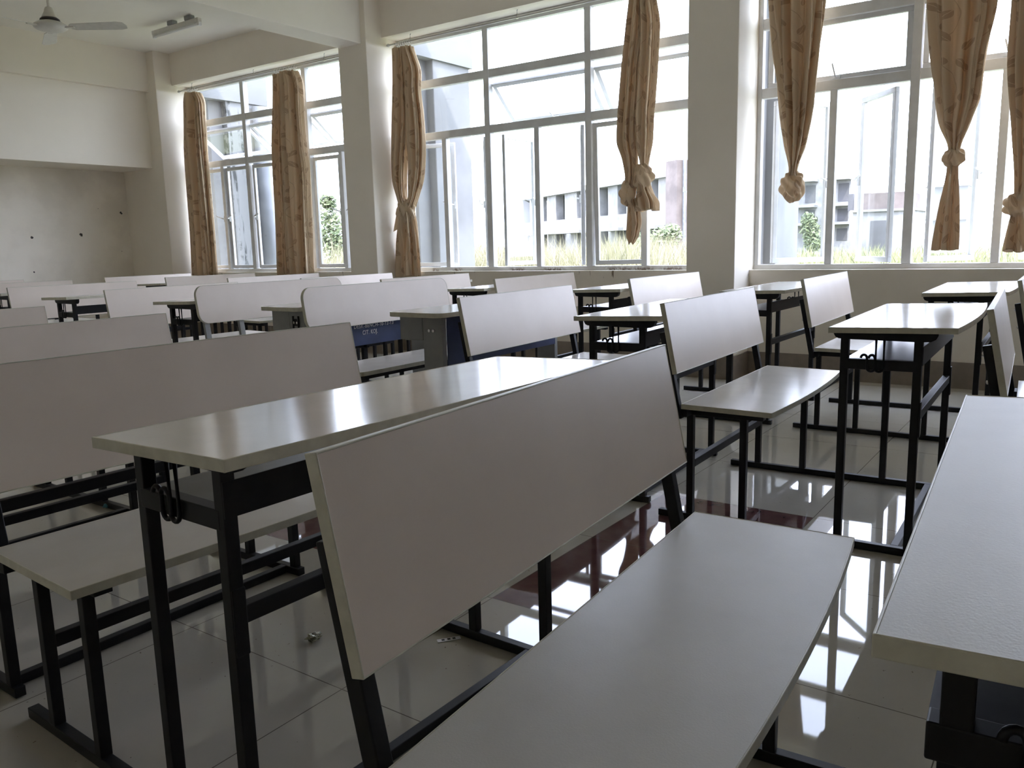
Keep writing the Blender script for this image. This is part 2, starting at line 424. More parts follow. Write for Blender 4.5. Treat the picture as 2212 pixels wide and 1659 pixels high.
def hook_pts(u, y, zt):
    p = [(u, y, zt), (u, y, .625)]
    for k in range(1, 9):
        a = PI * k / 8
        p.append((u, y + .013 - .013 * math.cos(a), .625 - .013 * math.sin(a)))
    p.append((u, y + .026, .655))
    for k in range(1, 9):
        a = PI * k / 8
        p.append((u - .004 * k / 8, y + .026 + .009 - .009 * math.cos(a), .655 + .011 * math.sin(a)))
    return p

def make_desk_bench(g):
    root = empty('desk_bench')
    L = g['L']; Wd = g['Wd']; u = g['u']; uu = L - u; tw = .025
    K = M['black']
    board('desktop', outline(0, L, -Wd, 0, g['bow']), lambda x, y: .76 - y / Wd * g['dz'], root, M['desk_laminate'])
    board('seat', outline(.01, L + .004, g['ws'], g['sb'], g['bow']), lambda x, y: g['zs'] + (y - g['ws']) / (g['sb'] - g['ws']) * g['sdz'], root, M['laminate'])
    # backrest: built flat, turned up
    Hb = math.hypot(g['bt'] - g['bb'], g['zt'] - g['zb']); al = math.atan2(g['bt'] - g['bb'], g['zt'] - g['zb'])
    mx = Matrix.Translation((g['bu'], g['bb'], g['zb'])) @ Matrix.Rotation(PI / 2 - al, 4, 'X')
    pts = [(0, Hb), (0, 0), (g['bL'], 0), (g['bL'], Hb)]
    board('backrest', pts, lambda x, y: 0., root, M['back_laminate'], mx)
    # posts behind the panel, running down into the rear seat legs
    for px in (.028, g['bL'] - .028 - .025 + g['bu']):
        bm = bmesh.new(); box(bm, px, px + .025, -.165, Hb * .60, -TH - .026, -TH - .0005)
        bmesh.ops.transform(bm, matrix=Matrix.Translation((0, g['bb'], g['zb'])) @ Matrix.Rotation(PI / 2 - al, 4, 'X'), verts=bm.verts)
        p_ = finish('backrest_post', bm, K, root, bevel=.002)
        for hh in (Hb * .18, Hb * .5):
            bm = bmesh.new(); lathe(bm, [(.003, -.006), (.006, -.004), (.006, 0)], 8, (px + .0125, hh, -TH - .026))
            bmesh.ops.transform(bm, matrix=Matrix.Translation((0, g['bb'], g['zb'])) @ Matrix.Rotation(PI / 2 - al, 4, 'X'), verts=bm.verts)
            finish('bolt', bm, M['bolt'], p_)
    for x in (u, uu - tw):
        xo = x if x == u else x
        for yc, zt in ((g['yr'], .716), (g['yf'], .722)):
            mk('desk_leg', [(x, x + tw, yc - tw / 2, yc + tw / 2, .027, zt)], K, root, bevel=.002)
        for yc in (g['sr'], g['sf']):
            mk('seat_leg', [(x, x + tw, yc - tw / 2, yc + tw / 2, .027, g['zs'] - .048)], K, root, bevel=.002)
        mk('base_rail', [(x, x + tw, g['yf'] - .03, g['sr'] + .125, .002, .027)], K, root, bevel=.002)
        # desk bracket with rounded ends
        ya, yb = g['yf'] - .055, g['yr'] + .035
        prof = [(yb, .742), (yb, .730), (yb - .006, .720), (yb - .016, .7155), (yb - .035, .714), (ya + .05, .712), (ya + .02, .714), (ya + .006, .722), (ya, .734), (ya, .751)]
        bm = bmesh.new()
        a = [bm.verts.new((x, y, z)) for y, z in prof]; b = [bm.verts.new((x + tw, y, z)) for y, z in prof]
        bm.faces.new(a); bm.faces.new(b[::-1])
        for i in range(len(prof)): bm.faces.new((a[i], a[(i + 1) % len(prof)], b[(i + 1) % len(prof)], b[i]))
        finish('desktop_bracket', bm, K, root)
        mk('seat_bracket', [(x - .012, x + tw, g['ws'] + .05, g['sb'] + .012, g['zs'] - .048, g['zs'] - TH - .001), (x - .06 if x == u else x + tw, x if x == u else x + tw + .05, g['sb'] - .012, g['sb'] + .012, g['zs'] - .048, g['zs'] - TH - .001)], K, root, bevel=.002)
        mk('tray_bracket', [(x - .001, x + tw + .001, g['yf'], g['yr'], .616, .650)], K, root, bevel=.002)
        # coat hooks hanging from the bracket
        hx = x - .006 if x == u else x + tw + .006
        ym = (g['yr'] + g['yf']) / 2
        for dy in (-.012, .012):
            bm = bmesh.new(); tube(bm, hook_pts(hx, ym + dy, .718), .0042, 8)
            finish('coat_hook', bm, K, root, smooth=True)
    mk('book_tray', [(u + tw, uu - tw, g['yf'] - .0, g['yr'], .645, .648)], M['tray'], root)
    mk('modesty_panel', [(u - .0, uu, g['yf'] - tw / 2 - .003, g['yf'] - tw / 2 - .0005, .638, .697)], K, root)
    mk('desk_stretcher', [(u + tw, uu - tw, g['yf'] - .012, g['yf'] + .013, .455, .485)], K, root, bevel=.002)
    for x in (u, uu - tw):
        mk('stretcher_plate', [(x - .0, x + tw, g['yf'] - tw / 2 - .004, g['yf'] - tw / 2, .405, .52)], K, root, bevel=.003)
    mk('seat_stretcher', [(u + tw, uu - tw, g['sr'] - .0125, g['sr'] + .0125, .205, .235)], K, root, bevel=.002)
    mk('floor_stretcher', [(u + tw, uu - tw, g['yf'] + .03, g['yf'] + .055, .002, .027)], K, root, bevel=.002)
    return root

GRP = 'two-seater desk benches in rows'
protoA = make_desk_bench(TYPE_A); protoB = make_desk_bench(TYPE_B)
used = {'A': 0, 'B': 0}
def place(kind, x, y, deg, label):
    src = protoA if kind == 'A' else protoB
    o = src if not used[kind] else copy_tree(src)
    used[kind] = 1
    o.location = (x, y, 0); o.rotation_euler = (0, 0, math.radians(deg))
    tag(o, label, 'desk bench', GRP)
    return o
units = [
 ('B', .602, .113, 3.3, 'desk bench nearest the camera, its wide backrest filling the lower middle'),
 ('A', .654, 1.298, -1.7, 'desk bench with the long glossy desktop just behind the nearest backrest'),
 ('A', .694, 2.278, 0, 'desk bench behind the big left backrest, only its plain back showing in shade'),
 ('A', .752, 3.333, 0, 'desk bench at the left edge whose short back ends beside a distant black desk frame'),
 ('B', 2.747, -.339, 3.0, 'desk bench at the right edge with its backrest seen almost edge on'),
 ('B', 2.719, .686, 1.44, 'right centre desk bench standing whole on the tiles with a shining desktop'),
 ('B', 2.802, 1.685, 2.8, 'desk bench in front of the navy panelled desk, its white back tilted beside it'),
 ('B', 2.842, 4.712, .2, 'desk bench just behind the farther round cornered backrest'),
 ('B', 2.887, 6.211, -1., 'desk bench at far left whose open book tray shows between two white backs'),
 ('B', 3.01, 7.50, 0, 'desk bench at far left, last but one of its row toward the end wall'),
 ('B', 3.016, 8.50, 0, 'desk bench in the far left corner of the view, touching the end wall shade'),
 ('B', 4.41, -.30, 1., 'desk bench cut by the right edge, only a sliver of back and post in view'),
 ('B', 4.466, .691, 1.3, 'desk bench under the near right window with its seat and skirting visible'),
 ('B', 4.452, 1.722, -.7, 'desk bench standing in front of the pillar between middle and near windows'),
 ('B', 4.403, 2.690, .4, 'desk bench below the right half of the middle window with a greyish back'),
 ('B', 4.33, 3.660, .3, 'desk bench by the window whose back ends left of a bare bit of sill wall'),
 ('B', 4.430, 4.665, -1.3, 'desk bench by the windows directly under the doubly knotted left curtain'),
 ('B', 4.449, 5.635, -.35, 'desk bench below the pillar between farthest and middle windows'),
 ('B', 4.547, 6.748, -.6, 'desk bench beneath the wide pair of curtains of the farthest window'),
 ('B', 4.528, 7.75, 2.9, 'desk bench farthest along the windows, its pale back beneath the first curtain'),
]
placed = [place(*u_) for u_ in units]
for ch in placed[0].children:                      # the nearest bench has more worn, duller boards and a leg set further in
    if ch.name.split('.')[0] in ('desktop', 'seat'):
        ch.data = ch.data.copy(); ch.data.materials[0] = M['worn_laminate']
    if ch.name.split('.')[0] == 'desk_leg' and sum(v.co.y for v in ch.data.vertices) / 8 > -.1: ch.location.y -= .022

# ------------------------------------------------------------------ steel locker desks with rounded boards
def rrect(x0, x1, y0, y1, r, n=8):
    pts = []
    for cx, cy, a0 in ((x0 + r, y1 - r, PI / 2), (x0 + r, y0 + r, PI), (x1 - r, y0 + r, 1.5 * PI), (x1 - r, y1 - r, 0)):
        for k in range(n + 1):
            a = a0 + PI / 2 * k / n; pts.append((cx + r * math.cos(a), cy + r * math.sin(a)))
    return pts
def make_locker_desk():
    root = empty('locker_desk_bench'); G = M['grey']; L = 1.16
    board('desktop', rrect(0, L, -.33, 0, .05), lambda x, y: .757, root, M['desk_laminate'], th=.02)
    board('seat', rrect(.03, L - .02, .22, .56, .05), lambda x, y: .452, root, M['laminate'], th=.02)
    al = math.radians(8); Hb = .225
    mx = Matrix.Translation((.05, .595, .638)) @ Matrix.Rotation(PI / 2 - al, 4, 'X')
    board('backrest', rrect(0, L - .015, 0, Hb, .06), lambda x, y: 0., root, M['back_laminate'], mx, th=.02)
    for px in (.09, .33, L - .12):
        bm = bmesh.new(); box(bm, px, px + .035, -.20, Hb * .7, -.041, -.0205)
        bmesh.ops.transform(bm, matrix=Matrix.Translation((.0, .595, .638)) @ Matrix.Rotation(PI / 2 - al, 4, 'X'), verts=bm.verts)
        finish('backrest_post', bm, G, root, bevel=.003)
    for x0, x1, s in ((.09, .12, -1), (L - .12, L - .09, 1)):
        p_ = mk('locker_side', [(x0, x1, -.145, -.005, .622, .732)], G, root, bevel=.002)
        p_ = mk('panel_leg', [(x0, x1, -.262, -.147, .004, .735)], G, root, bevel=.002)
        xf = x0 if s < 0 else x1
        bm = bmesh.new()
        box(bm, xf + s * .003 - .003, xf + s * .003 + .003, -.225, -.185, .652, .690)
        box(bm, xf + s * .008 - .004, xf + s * .008 + .004, -.228, -.222, .640, .705); box(bm, xf + s * .008 - .004, xf + s * .008 + .004, -.188, -.182, .640, .705)
        finish('hasp', bm, M['hasp'], p_)
        for by in (-.217, -.193):
            bm = bmesh.new(); tube(bm, [(xf + s * .004, by, .670), (xf + s * .012, by, .670)], .007, 10)
            finish('bolt', bm, M['bolt'], p_)
        mk('seat_leg', [(x0, x0 + .025, .515, .54, .004, .402)], M['black'], root, bevel=.002)
        mk('seat_leg', [(x0, x0 + .025, .28, .305, .004, .402)], M['black'], root, bevel=.002)
        mk('seat_bracket', [(x0, x0 + .025, .25, .60, .402, .431)], M['black'], root, bevel=.002)
    mk('locker_floor', [(.12, L - .12, -.255, -.005, .615, .622)], G, root)
    md = mk('modesty_panel', [(.12, L - .12, -.267, -.262, .505, .735)], M['navy'], root, bevel=.001)
    md['label'] = 'navy blue sheet panel'
    mk('seat_rail', [(.115, L - .115, .28, .305, .402, .431), (.115, L - .115, .515, .54, .402, .431)], M['black'], root, bevel=.002)
    mk('floor_stretcher', [(.115, L - .115, -.215, -.19, .05, .08)], M['black'], root, bevel=.002)
    return root
ld1 = make_locker_desk(); ld2 = copy_tree(ld1)
for ch in list(ld1.children):                      # the nearer desk has lost its hasps
    for q in list(ch.children):
        if q.name.startswith('hasp'): bpy.data.objects.remove(q)
ld1.location = (2.75, 2.665, 0); ld1.rotation_euler = (0, 0, 0)
tag(ld1, 'grey steel locker desk with rounded back standing nearest, navy panel beside white bench back', 'desk bench', 'steel locker desks with rounded boards')
ld2.location = (2.80, 3.655, 0); ld2.rotation_euler = (0, 0, 0)
tag(ld2, 'grey steel locker desk with rounded back farther away, white lettering on its navy panel', 'desk bench', 'steel locker desks with rounded boards')
for ch in ld2.children:
    if ch.name.startswith('modesty_panel'): md2 = ch
dg = bpy.context.evaluated_depsgraph_get()
def lettering(txt, size, loc, parent, width):
    cu = bpy.data.curves.new('lettering', 'FONT'); cu.body = txt; cu.size = size; cu.extrude = .0006; cu.shear = .08; cu.space_character = 1.12
    cu.offset = .0006
    to = bpy.data.objects.new('tmp', cu); C.objects.link(to)
    bpy.context.view_layer.update()
    me = bpy.data.meshes.new_from_object(to.evaluated_get(bpy.context.evaluated_depsgraph_get()))
    bpy.data.objects.remove(to)
    xs = [v.co.x for v in me.vertices]; k = width / (max(xs) - min(xs))
    for v in me.vertices: v.co.x *= k
    me.materials.clear(); me.materials.append(M['white_ink'])
    o = bpy.data.objects.new('lettering', me); C.objects.link(o); o.parent = parent
    o.location = loc; o.rotation_euler = (PI / 2, 0, 0); o['label'] = 'hand painted white lettering reading ' + txt
    return o
lettering('DESK-BENCH-10-12-13', .030, (.437, -.2685, .604), md2, .32)
lettering('CIT. KOJ.', .034, (.502, -.2685, .565), md2, .12)

# ------------------------------------------------------------------ curtains
def smooth_rows(rows, n):
    zs = [r[0] for r in rows]; out = []
    for i in range(n):
        z = zs[0] + (zs[-1] - zs[0]) * i / (n - 1)
        for k in range(len(rows) - 1):
            if zs[k] >= z >= zs[k + 1] or k == len(rows) - 2:
                s = (zs[k] - z) / max(1e-6, zs[k] - zs[k + 1]); s = max(0, min(1, s))
                p0 = rows[max(k - 1, 0)]; p1 = rows[k]; p2 = rows[k + 1]; p3 = rows[min(k + 2, len(rows) - 1)]
                v = []
                for j in (1, 2):
                    a, b, c, d = p0[j], p1[j], p2[j], p3[j]
                    m1 = (c - a) / 2; m2 = (d - b) / 2
                    h = (2 * s ** 3 - 3 * s ** 2 + 1) * b + (s ** 3 - 2 * s ** 2 + s) * m1 + (-2 * s ** 3 + 3 * s ** 2) * c + (s ** 3 - s ** 2) * m2
                    v.append(h)
                out.append((z, v[0], max(.012, v[1]))); break
    return out
XC = 6.205
def bundle(name, rows, parent, pleats=9, amp=.014, depth=.045, seed=0, ragged=0., nr=46, xc=XC, dx=None):
    rows = smooth_rows(rows, nr); n = 120; bm = bmesh.new(); R = []
    uvl = bm.loops.layers.uv.new('UVMap')
    rnd = random.Random(seed); ph = [rnd.uniform(0, 6.28) for _ in range(6)]
    for i, (z, yc, hw) in enumerate(rows):
        s = i / (nr - 1); d = min(depth, .014 + hw * .62)
        x = xc + (dx(s) if dx else 0.)
        row = []
        for k in range(n):
            a = 2 * PI * k / n
            warp = a + .22 * math.sin(2 * a + ph[0] + s * 1.2) + .10 * math.sin(5 * a + ph[1])
            w = math.cos(pleats * warp + ph[2] + .5 * math.sin(3 * s + ph[3]))
            w = math.copysign(abs(w) ** .75, w)
            A = min(amp * 2.1, hw * .28)
            rr = A * w + .5 * A * math.cos((pleats * 2 + 3) * a + ph[4] + s * 2)
            cy = math.copysign(abs(math.cos(a)) ** .8, math.cos(a)); sx = math.sin(a)
            zz = z
            if i == nr - 1: zz = z + ragged * math.sin(3 * a + ph[5])
            row.append(bm.verts.new((x - (d + rr) * sx, yc - (hw - A * .6 + rr * .8) * cy, zz)))
        R.append(row)
    uscale = .75
    for i in range(nr - 1):
        for k in range(n):
            k2 = (k + 1) % n
            f = bm.faces.new((R[i][k], R[i][k2], R[i + 1][k2], R[i + 1][k]))
            uu = ((k / n) * uscale, ((k + 1) / n) * uscale)
            for lp, (q, zz) in zip(f.loops, ((uu[0], rows[i][0]), (uu[1], rows[i][0]), (uu[1], rows[i + 1][0]), (uu[0], rows[i + 1][0]))):
                lp[uvl].uv = (q + seed * .13, zz + seed * .07)
    bm.faces.new(R[0]); bm.faces.new(R[-1][::-1])
    return finish(name, bm, M['curtain'], parent, smooth=True)
def knot(parent, c, ry, rz, rx=.05, seed=1, twist=2., name='knot'):
    bm = bmesh.new(); uvl = bm.loops.layers.uv.new('UVMap'); nu, nv = 64, 36; R = []
    for j in range(nv + 1):
        v = -PI / 2 + PI * j / nv; row = []
        for k in range(nu):
            a = 2 * PI * k / nu
            f = 1 + .13 * math.cos(6 * a + twist * 2.4 * v + seed) * math.cos(v) ** .5 + .10 * math.sin(3 * a - 3 * v + seed * 2) * math.cos(v)
            q = Vector((math.cos(v) * math.sin(a), math.cos(v) * math.cos(a), math.sin(v)))
            f += .16 * noise.noise(q * 2.3 + Vector((seed * 7., 0, 0)))
            row.append(bm.verts.new((c[0] - q.x * rx * f, c[1] + q.y * ry * f, c[2] + q.z * rz * f)))
        R.append(row)
    for j in range(nv):
        for k in range(nu):
            f = bm.faces.new((R[j][k], R[j][(k + 1) % nu], R[j + 1][(k + 1) % nu], R[j + 1][k]))
            for lp in f.loops: lp[uvl].uv = (lp.vert.co.y * 1.3, lp.vert.co.z)
    bmesh.ops.remove_doubles(bm, verts=bm.verts, dist=1e-5)
    return finish(name, bm, M['curtain'], parent, smooth=True)
ROD_Z, ROD_X = 2.995, 6.215
def curtain(label, ytop, nring, wring):
    root = empty('curtain', (0, 0, 0)); tag(root, label, 'curtain', 'leaf-print curtains at the windows')
    for i in range(nring):
        y = ytop + (i - (nring - 1) / 2) * wring / max(1, nring - 1)
        bm = bmesh.new()
        pts = [(ROD_X + .019 * math.sin(2 * PI * k / 14), y + .004 * math.sin(4 * PI * k / 14), ROD_Z - .006 + .019 * math.cos(2 * PI * k / 14)) for k in range(15)]
        tube(bm, pts, .0026, 6, cap=False); tube(bm, [(ROD_X, y, ROD_Z - .024), (ROD_X - .004, y, ROD_Z - .055)], .003, 6)
        finish('curtain_ring', bm, M['ring'], root, smooth=True)
    return root
cA = [(2.945, 9.008, .11), (2.839, 8.99, .160), (2.667, 9.003, .170), (2.279, 9.033, .194), (1.682, 9.038, .202), (1.277, 9.041, .209), (.775, 9.063, .226)]
cB = [(2.95, 7.445, .055), (2.677, 7.462, .064), (2.415, 7.497, .072), (2.149, 7.520, .085), (1.787, 7.538, .088), (1.419, 7.543, .096), (.775, 7.570, .100)]
cC = [(2.95, 7.243, .100), (2.823, 7.219, .134), (2.478, 7.233, .145), (2.127, 7.246, .170), (1.948, 7.235, .182), (1.5, 7.257, .186), (1.042, 7.27, .181), (.775, 7.275, .175)]
c = curtain('straight leaf-print curtain hanging at the far left of the farthest window', 9.008, 4, .13); bundle('cloth', cA, c, 9, .017, .05, 1)
c = curtain('narrow darker curtain hanging beside the wider one in the farthest window', 7.44, 3, .09); bundle('cloth', cB, c, 6, .013, .038, 2, xc=XC + .012)
c = curtain('wide straight leaf-print curtain right of the narrow one in the farthest window', 7.243, 5, .17); bundle('cloth', cC, c, 8, .016, .05, 3, xc=XC - .006)
# window 2 left: two strands tied together in one knot with a hanging tail
c = curtain('curtain at the left of the middle window, its two strands tied in one knot', 5.594, 7, .17)
bundle('cloth', [(2.945, 5.64, .065), (2.718, 5.64, .072), (2.534, 5.645, .078), (2.3, 5.66, .088), (2.065, 5.69, .082), (1.891, 5.71, .078), (1.7, 5.722, .068), (1.53, 5.70, .045), (1.44, 5.67, .05)], c, 6, .012, .045, 4)
bundle('cloth', [(2.945, 5.535, .060), (2.718, 5.475, .085), (2.534, 5.485, .084), (2.3, 5.475, .095), (2.065, 5.478, .100), (1.891, 5.480, .086), (1.7, 5.505, .074), (1.53, 5.55, .045), (1.44, 5.60, .05)], c, 6, .012, .04, 5)
knot(c, (XC - .01, 5.655, 1.40), .105, .115, .055, 2)
bundle('tail', [(1.40, 5.64, .075), (1.295, 5.639, .095), (1.097, 5.647, .124), (.765, 5.668, .150)], c, 7, .014, .045, 6, .008)
bm = bmesh.new(); vs = [(XC - .02, 5.75, 1.44), (XC - .03, 5.815, 1.21), (XC - .005, 5.72, 1.25), (XC + .02, 5.76, 1.35)]
uvl = bm.loops.layers.uv.new('UVMap'); v4 = [bm.verts.new(v) for v in vs]
for f in ((0, 1, 2), (0, 3, 1), (1, 3, 2), (0, 2, 3)): bm.faces.new([v4[i] for i in f])
finish('loose_corner', bm, M['curtain'], c)
# window 2 right: two strands, two knots
c = curtain('curtain at the right of the middle window ending in two separate knots', 3.06, 6, .18)
bundle('cloth', [(2.95, 3.10, .065), (2.731, 3.12, .075), (2.545, 3.145, .075), (2.42, 3.165, .072), (2.167, 3.185, .078), (2.039, 3.20, .076), (1.844, 3.205, .080), (1.715, 3.175, .062), (1.56, 3.165, .044), (1.48, 3.18, .045)], c, 6, .013, .045, 7)
bundle('cloth', [(2.95, 3.02, .065), (2.731, 3.00, .078), (2.545, 3.008, .078), (2.42, 3.015, .078), (2.167, 3.035, .078), (2.039, 3.045, .074), (1.844, 3.045, .066), (1.74, 3.045, .045), (1.66, 3.045, .030), (1.60, 3.05, .04)], c, 6, .013, .045, 8)
knot(c, (XC - .012, 3.188, 1.44), .066, .10, .05, 3)
bundle('tail', [(1.40, 3.155, .045), (1.324, 3.14, .046), (1.202, 3.134, .056), (1.09, 3.15, .046), (1.035, 3.158, .022)], c, 4, .010, .03, 9, .01)
knot(c, (XC - .018, 3.05, 1.565), .080, .10, .055, 5)
bundle('tail', [(1.52, 3.05, .045), (1.46, 3.05, .062), (1.373, 3.03, .092), (1.30, 3.027, .096)], c, 7, .014, .05, 10, .012)
# window 3
c = curtain('first curtain of the near window, tied into a hanging round knot', 1.86, 7, .36)
bundle('cloth', [(2.95, 1.86, .205), (2.699, 1.856, .186), (2.531, 1.853, .174), (2.362, 1.85, .160), (2.133, 1.844, .133), (1.902, 1.839, .107), (1.692, 1.841, .069), (1.539, 1.852, .028), (1.49, 1.853, .035)], c, 9, .016, .055, 11)
knot(c, (XC, 1.854, 1.415), .082, .105, .06, 7, 3.)
c = curtain('second curtain of the near window, knotted with a long tail below', .815, 7, .42)
bundle('cloth', [(2.95, .812, .235), (2.7, .812, .212), (2.51, .812, .195), (2.389, .809, .186), (2.125, .816, .153), (1.896, .81, .124), (1.74, .817, .083), (1.613, .814, .036), (1.56, .815, .035)], c, 9, .017, .055, 12)
knot(c, (XC - .005, .815, 1.535), .066, .058, .05, 9, 1.)
bundle('tail', [(1.50, .815, .034), (1.464, .815, .032), (1.367, .816, .040), (1.259, .821, .053), (1.096, .827, .067), (.938, .832, .077)], c, 5, .010, .035, 13, .004)
c = curtain('third curtain of the near window at the right edge, knotted with a flared tail', .43, 6, .26)
bundle('cloth', [(2.95, .43, .130), (2.44, .428, .110), (2.051, .431, .103), (1.65, .426, .064), (1.321, .416, .041), (1.25, .42, .04)], c, 7, .014, .05, 14)
knot(c, (XC - .005, .432, 1.215), .078, .075, .05, 4, 2.)
bundle('tail', [(1.17, .42, .045), (1.113, .416, .055), (.944, .41, .080), (.93, .41, .08)], c, 6, .012, .04, 15, .015)

def rod(y0, y1, label):
    root = empty('curtain_rod', (ROD_X, (y0 + y1) / 2, ROD_Z)); tag(root, label, 'curtain rod', 'curtain rods above the windows')
    h = (y1 - y0) / 2
    bm = bmesh.new(); tube(bm, [(0, -h, 0), (0, h, 0)], .0095, 12); finish('pole', bm, M['rod'], root, smooth=False)
    for s in (-1, 1):
        bm = bmesh.new(); tube(bm, [(0, s * h, 0), (0, s * (h + .012), 0), (0, s * (h + .03), 0)], .015, 12, lambda q: (.010, .018, .012)[min(2, int(q * 2.01))]); finish('finial', bm, M['rod'], root)
    for f in (-.82, 0, .82):
        bm = bmesh.new(); tube(bm, [(0, f * h, .008), (0, f * h, .030), (0, f * h + .0, .055), (.01, f * h, .0648)], .004, 6)
        tube(bm, [(0, f * h, .012), (.0, f * h, -.012)], .012, 8)
        finish('bracket', bm, M['rod'], root)
rod(6.45, 9.27, 'thin curtain rod over the farthest window')
rod(2.75, 5.78, 'thin curtain rod over the middle window, its end by the pillar')
rod(-.95, 2.10, 'thin curtain rod over the near window, above the frame')

# ------------------------------------------------------------------ ceiling fan and tube light
fan = empty('ceiling_fan', (3.75, 7.33, 2.95)); tag(fan, 'cream three-blade ceiling fan near the end wall', 'ceiling fan')
bm = bmesh.new(); tube(bm, [(0, 0, .05), (0, 0, .46)], .011, 12); finish('down_rod', bm, M['fan'], fan, smooth=True)
bm = bmesh.new(); lathe(bm, [(.012, .0), (.02, .0), (.055, .05), (.06, .065), (.02, .07)], 24, (0, 0, .405)); finish('canopy', bm, M['fan'], fan, smooth=True)
bm = bmesh.new(); lathe(bm, [(.014, .165), (.026, .16), (.034, .145), (.04, .125), (.052, .10), (.06, .085), (.064, .075)], 28); finish('rod_cover', bm, M['fan'], fan, smooth=True)
bm = bmesh.new(); lathe(bm, [(.062, .076), (.075, .066), (.078, .056), (.062, .050)], 28); finish('vent_band', bm, M['fan_dark'], fan, smooth=True)
bm = bmesh.new(); lathe(bm, [(.06, .052), (.10, .040), (.128, .022), (.134, .008), (.128, -.004), (.115, -.012), (.11, -.016), (.08, -.026), (.03, -.032)], 32); finish('motor', bm, M['fan'], fan, smooth=True)
for k in range(3):
    a = math.radians(-54.5 + 120 * k)
    bm = bmesh.new(); pts = [(.20, .050), (.17, .03), (.17, -.03), (.20, -.055), (.60, -.070), (.652, -.055), (.665, 0), (.652, .045), (.60, .062)]
    prism(bm, pts[::-1], -.002, .002); bmesh.ops.transform(bm, matrix=Matrix.Scale(.96, 4) @ Matrix.Rotation(-.24, 4, 'X'), verts=bm.verts)
    b = finish('blade', bm, M['fan'], fan); b.rotation_euler = (0, 0, a)
    bm = bmesh.new(); box(bm, .115, .20, -.018, .018, -.006, .002); b2 = finish('blade_iron', bm, M['fan'], b)
tl = empty('tube_light', (5.36, 7.97, 3.35)); tag(tl, 'fluorescent tube fitting hung below the ceiling near the fan', 'tube light')
mk('batten', [(-.022, .022, -.42, .40, -.005, .035)], M['fan'], tl, bevel=.004)
bm = bmesh.new(); tube(bm, [(0, -.40, -.022), (0, .38, -.022)], .013, 12); finish('tube', bm, M['tube'], tl, smooth=True)
for y in (-.41, .385): mk('lamp_holder', [(-.016, .016, y - .012, y + .012, -.04, -.005)], M['ring'], tl)
for y in (-.25, .05):
    mk('ceiling_mount', [(-.03, .03, y - .05, y + .05, .035, .079)], M['grey'], tl, bevel=.006)

# ------------------------------------------------------------------ litter on the floor
def crumple(name, r, loc, m, label, cat, sy=.6, sz=.45, seed=1):
    bm = bmesh.new(); bmesh.ops.create_icosphere(bm, subdivisions=3, radius=1)
    for v in bm.verts:
        q = v.co.copy(); f = 1 + .55 * noise.noise(q * 2.6 + Vector((seed * 9., 0, 0))) + .25 * noise.noise(q * 6 + Vector((seed, 3., 0)))
        v.co = Vector((q.x * r * f, q.y * r * sy * f, max(-.9, q.z) * r * sz * f))
    mz = min(v.co.z for v in bm.verts)
    for v in bm.verts: v.co.z -= mz - .0005
    o = finish(name, bm, m, None); o.location = loc; return tag(o, label, cat)
crumple('foil_wrapper', .022, (1.373, 1.661, 0), M['foil'], 'crumpled silvery wrapper on the floor left of the nearest backrest', 'litter', seed=2)
crumple('candy_wrapper', .022, (1.713, 3.321, 0), M['blue'], 'small blue crumpled wrapper on the floor under the left bench', 'litter', seed=5)
crumple('dust_clump', .008, (1.62, 1.90, 0), M['foil'], 'small dark crumb on the floor between the benches', 'litter', seed=3)
bm = bmesh.new(); box(bm, -.032, .032, -.008, .008, .0006, .0022); o = finish('paper_strip', bm, M['paper']); o.location = (1.574, 1.352, 0); o.rotation_euler = (0, 0, math.radians(-38))
tag(o, 'small white paper strip lying on the floor under the nearest backrest', 'litter')
for q in (-.016, .0, .014):
    bm = bmesh.new(); box(bm, q - .004, q + .004, -.004, .004, .0022, .0028); finish('printed_mark', bm, M['gasket'], o)

# ------------------------------------------------------------------ outside: columns of the building
def outcol(y0, i, stained, label):
    root = empty('outer_column', (7.2, y0 + .19, -.6)); tag(root, label, 'column', 'concrete columns outside the windows')
    cm = M['column'] if stained else M['whitewash']
    b = mk('column_shaft', [(6.91, 7.53, y0, y0 + .38, -.6, 3.0)], cm, None, bevel=.01); b.parent = root; b.matrix_parent_inverse = Matrix.Translation(-root.location)
    b = mk('wall_fin', [(6.71, 6.909, y0 + .10, y0 + .30, -.6, 3.0)], M['whitewash'], None); b.parent = root; b.matrix_parent_inverse = Matrix.Translation(-root.location)
    b = mk('cantilever_beam', [(6.47, 7.56, y0 - .03, y0 + .34, 2.98, 3.75)], M['whitewash'], None); b.parent = root; b.matrix_parent_inverse = Matrix.Translation(-root.location)
    if stained:
        bm = bmesh.new(); tube(bm, [(7.36, y0 - .105, -.6), (7.36, y0 - .105, 2.94)], .1, 20)
        b = finish('drain_pipe', bm, M['pipe'], None, smooth=True); b.parent = root; b.matrix_parent_inverse = Matrix.Translation(-root.location)
outcol(9.34, 1, True, 'stained concrete column with a drain pipe outside the farthest window')
outcol(5.83, 2, False, 'white outer column with beam seen through the left of the middle window')
outcol(2.19, 3, False, 'white outer column seen through the left edge of the near window')

# ground, unfinished buildings, trees, grass
def ground():
    bm = bmesh.new(); bmesh.ops.create_grid(bm, x_segments=60, y_segments=60, size=1)
    for v in bm.verts:
        v.co.x = 6.47 + (v.co.x + 1) * 75; v.co.y = 20 + v.co.y * 90
        v.co.z = -.606
    return finish('grass_field', bm, M['lawn'])
tag(ground(), 'bright grassy ground outside the windows', 'grass', kind='stuff')

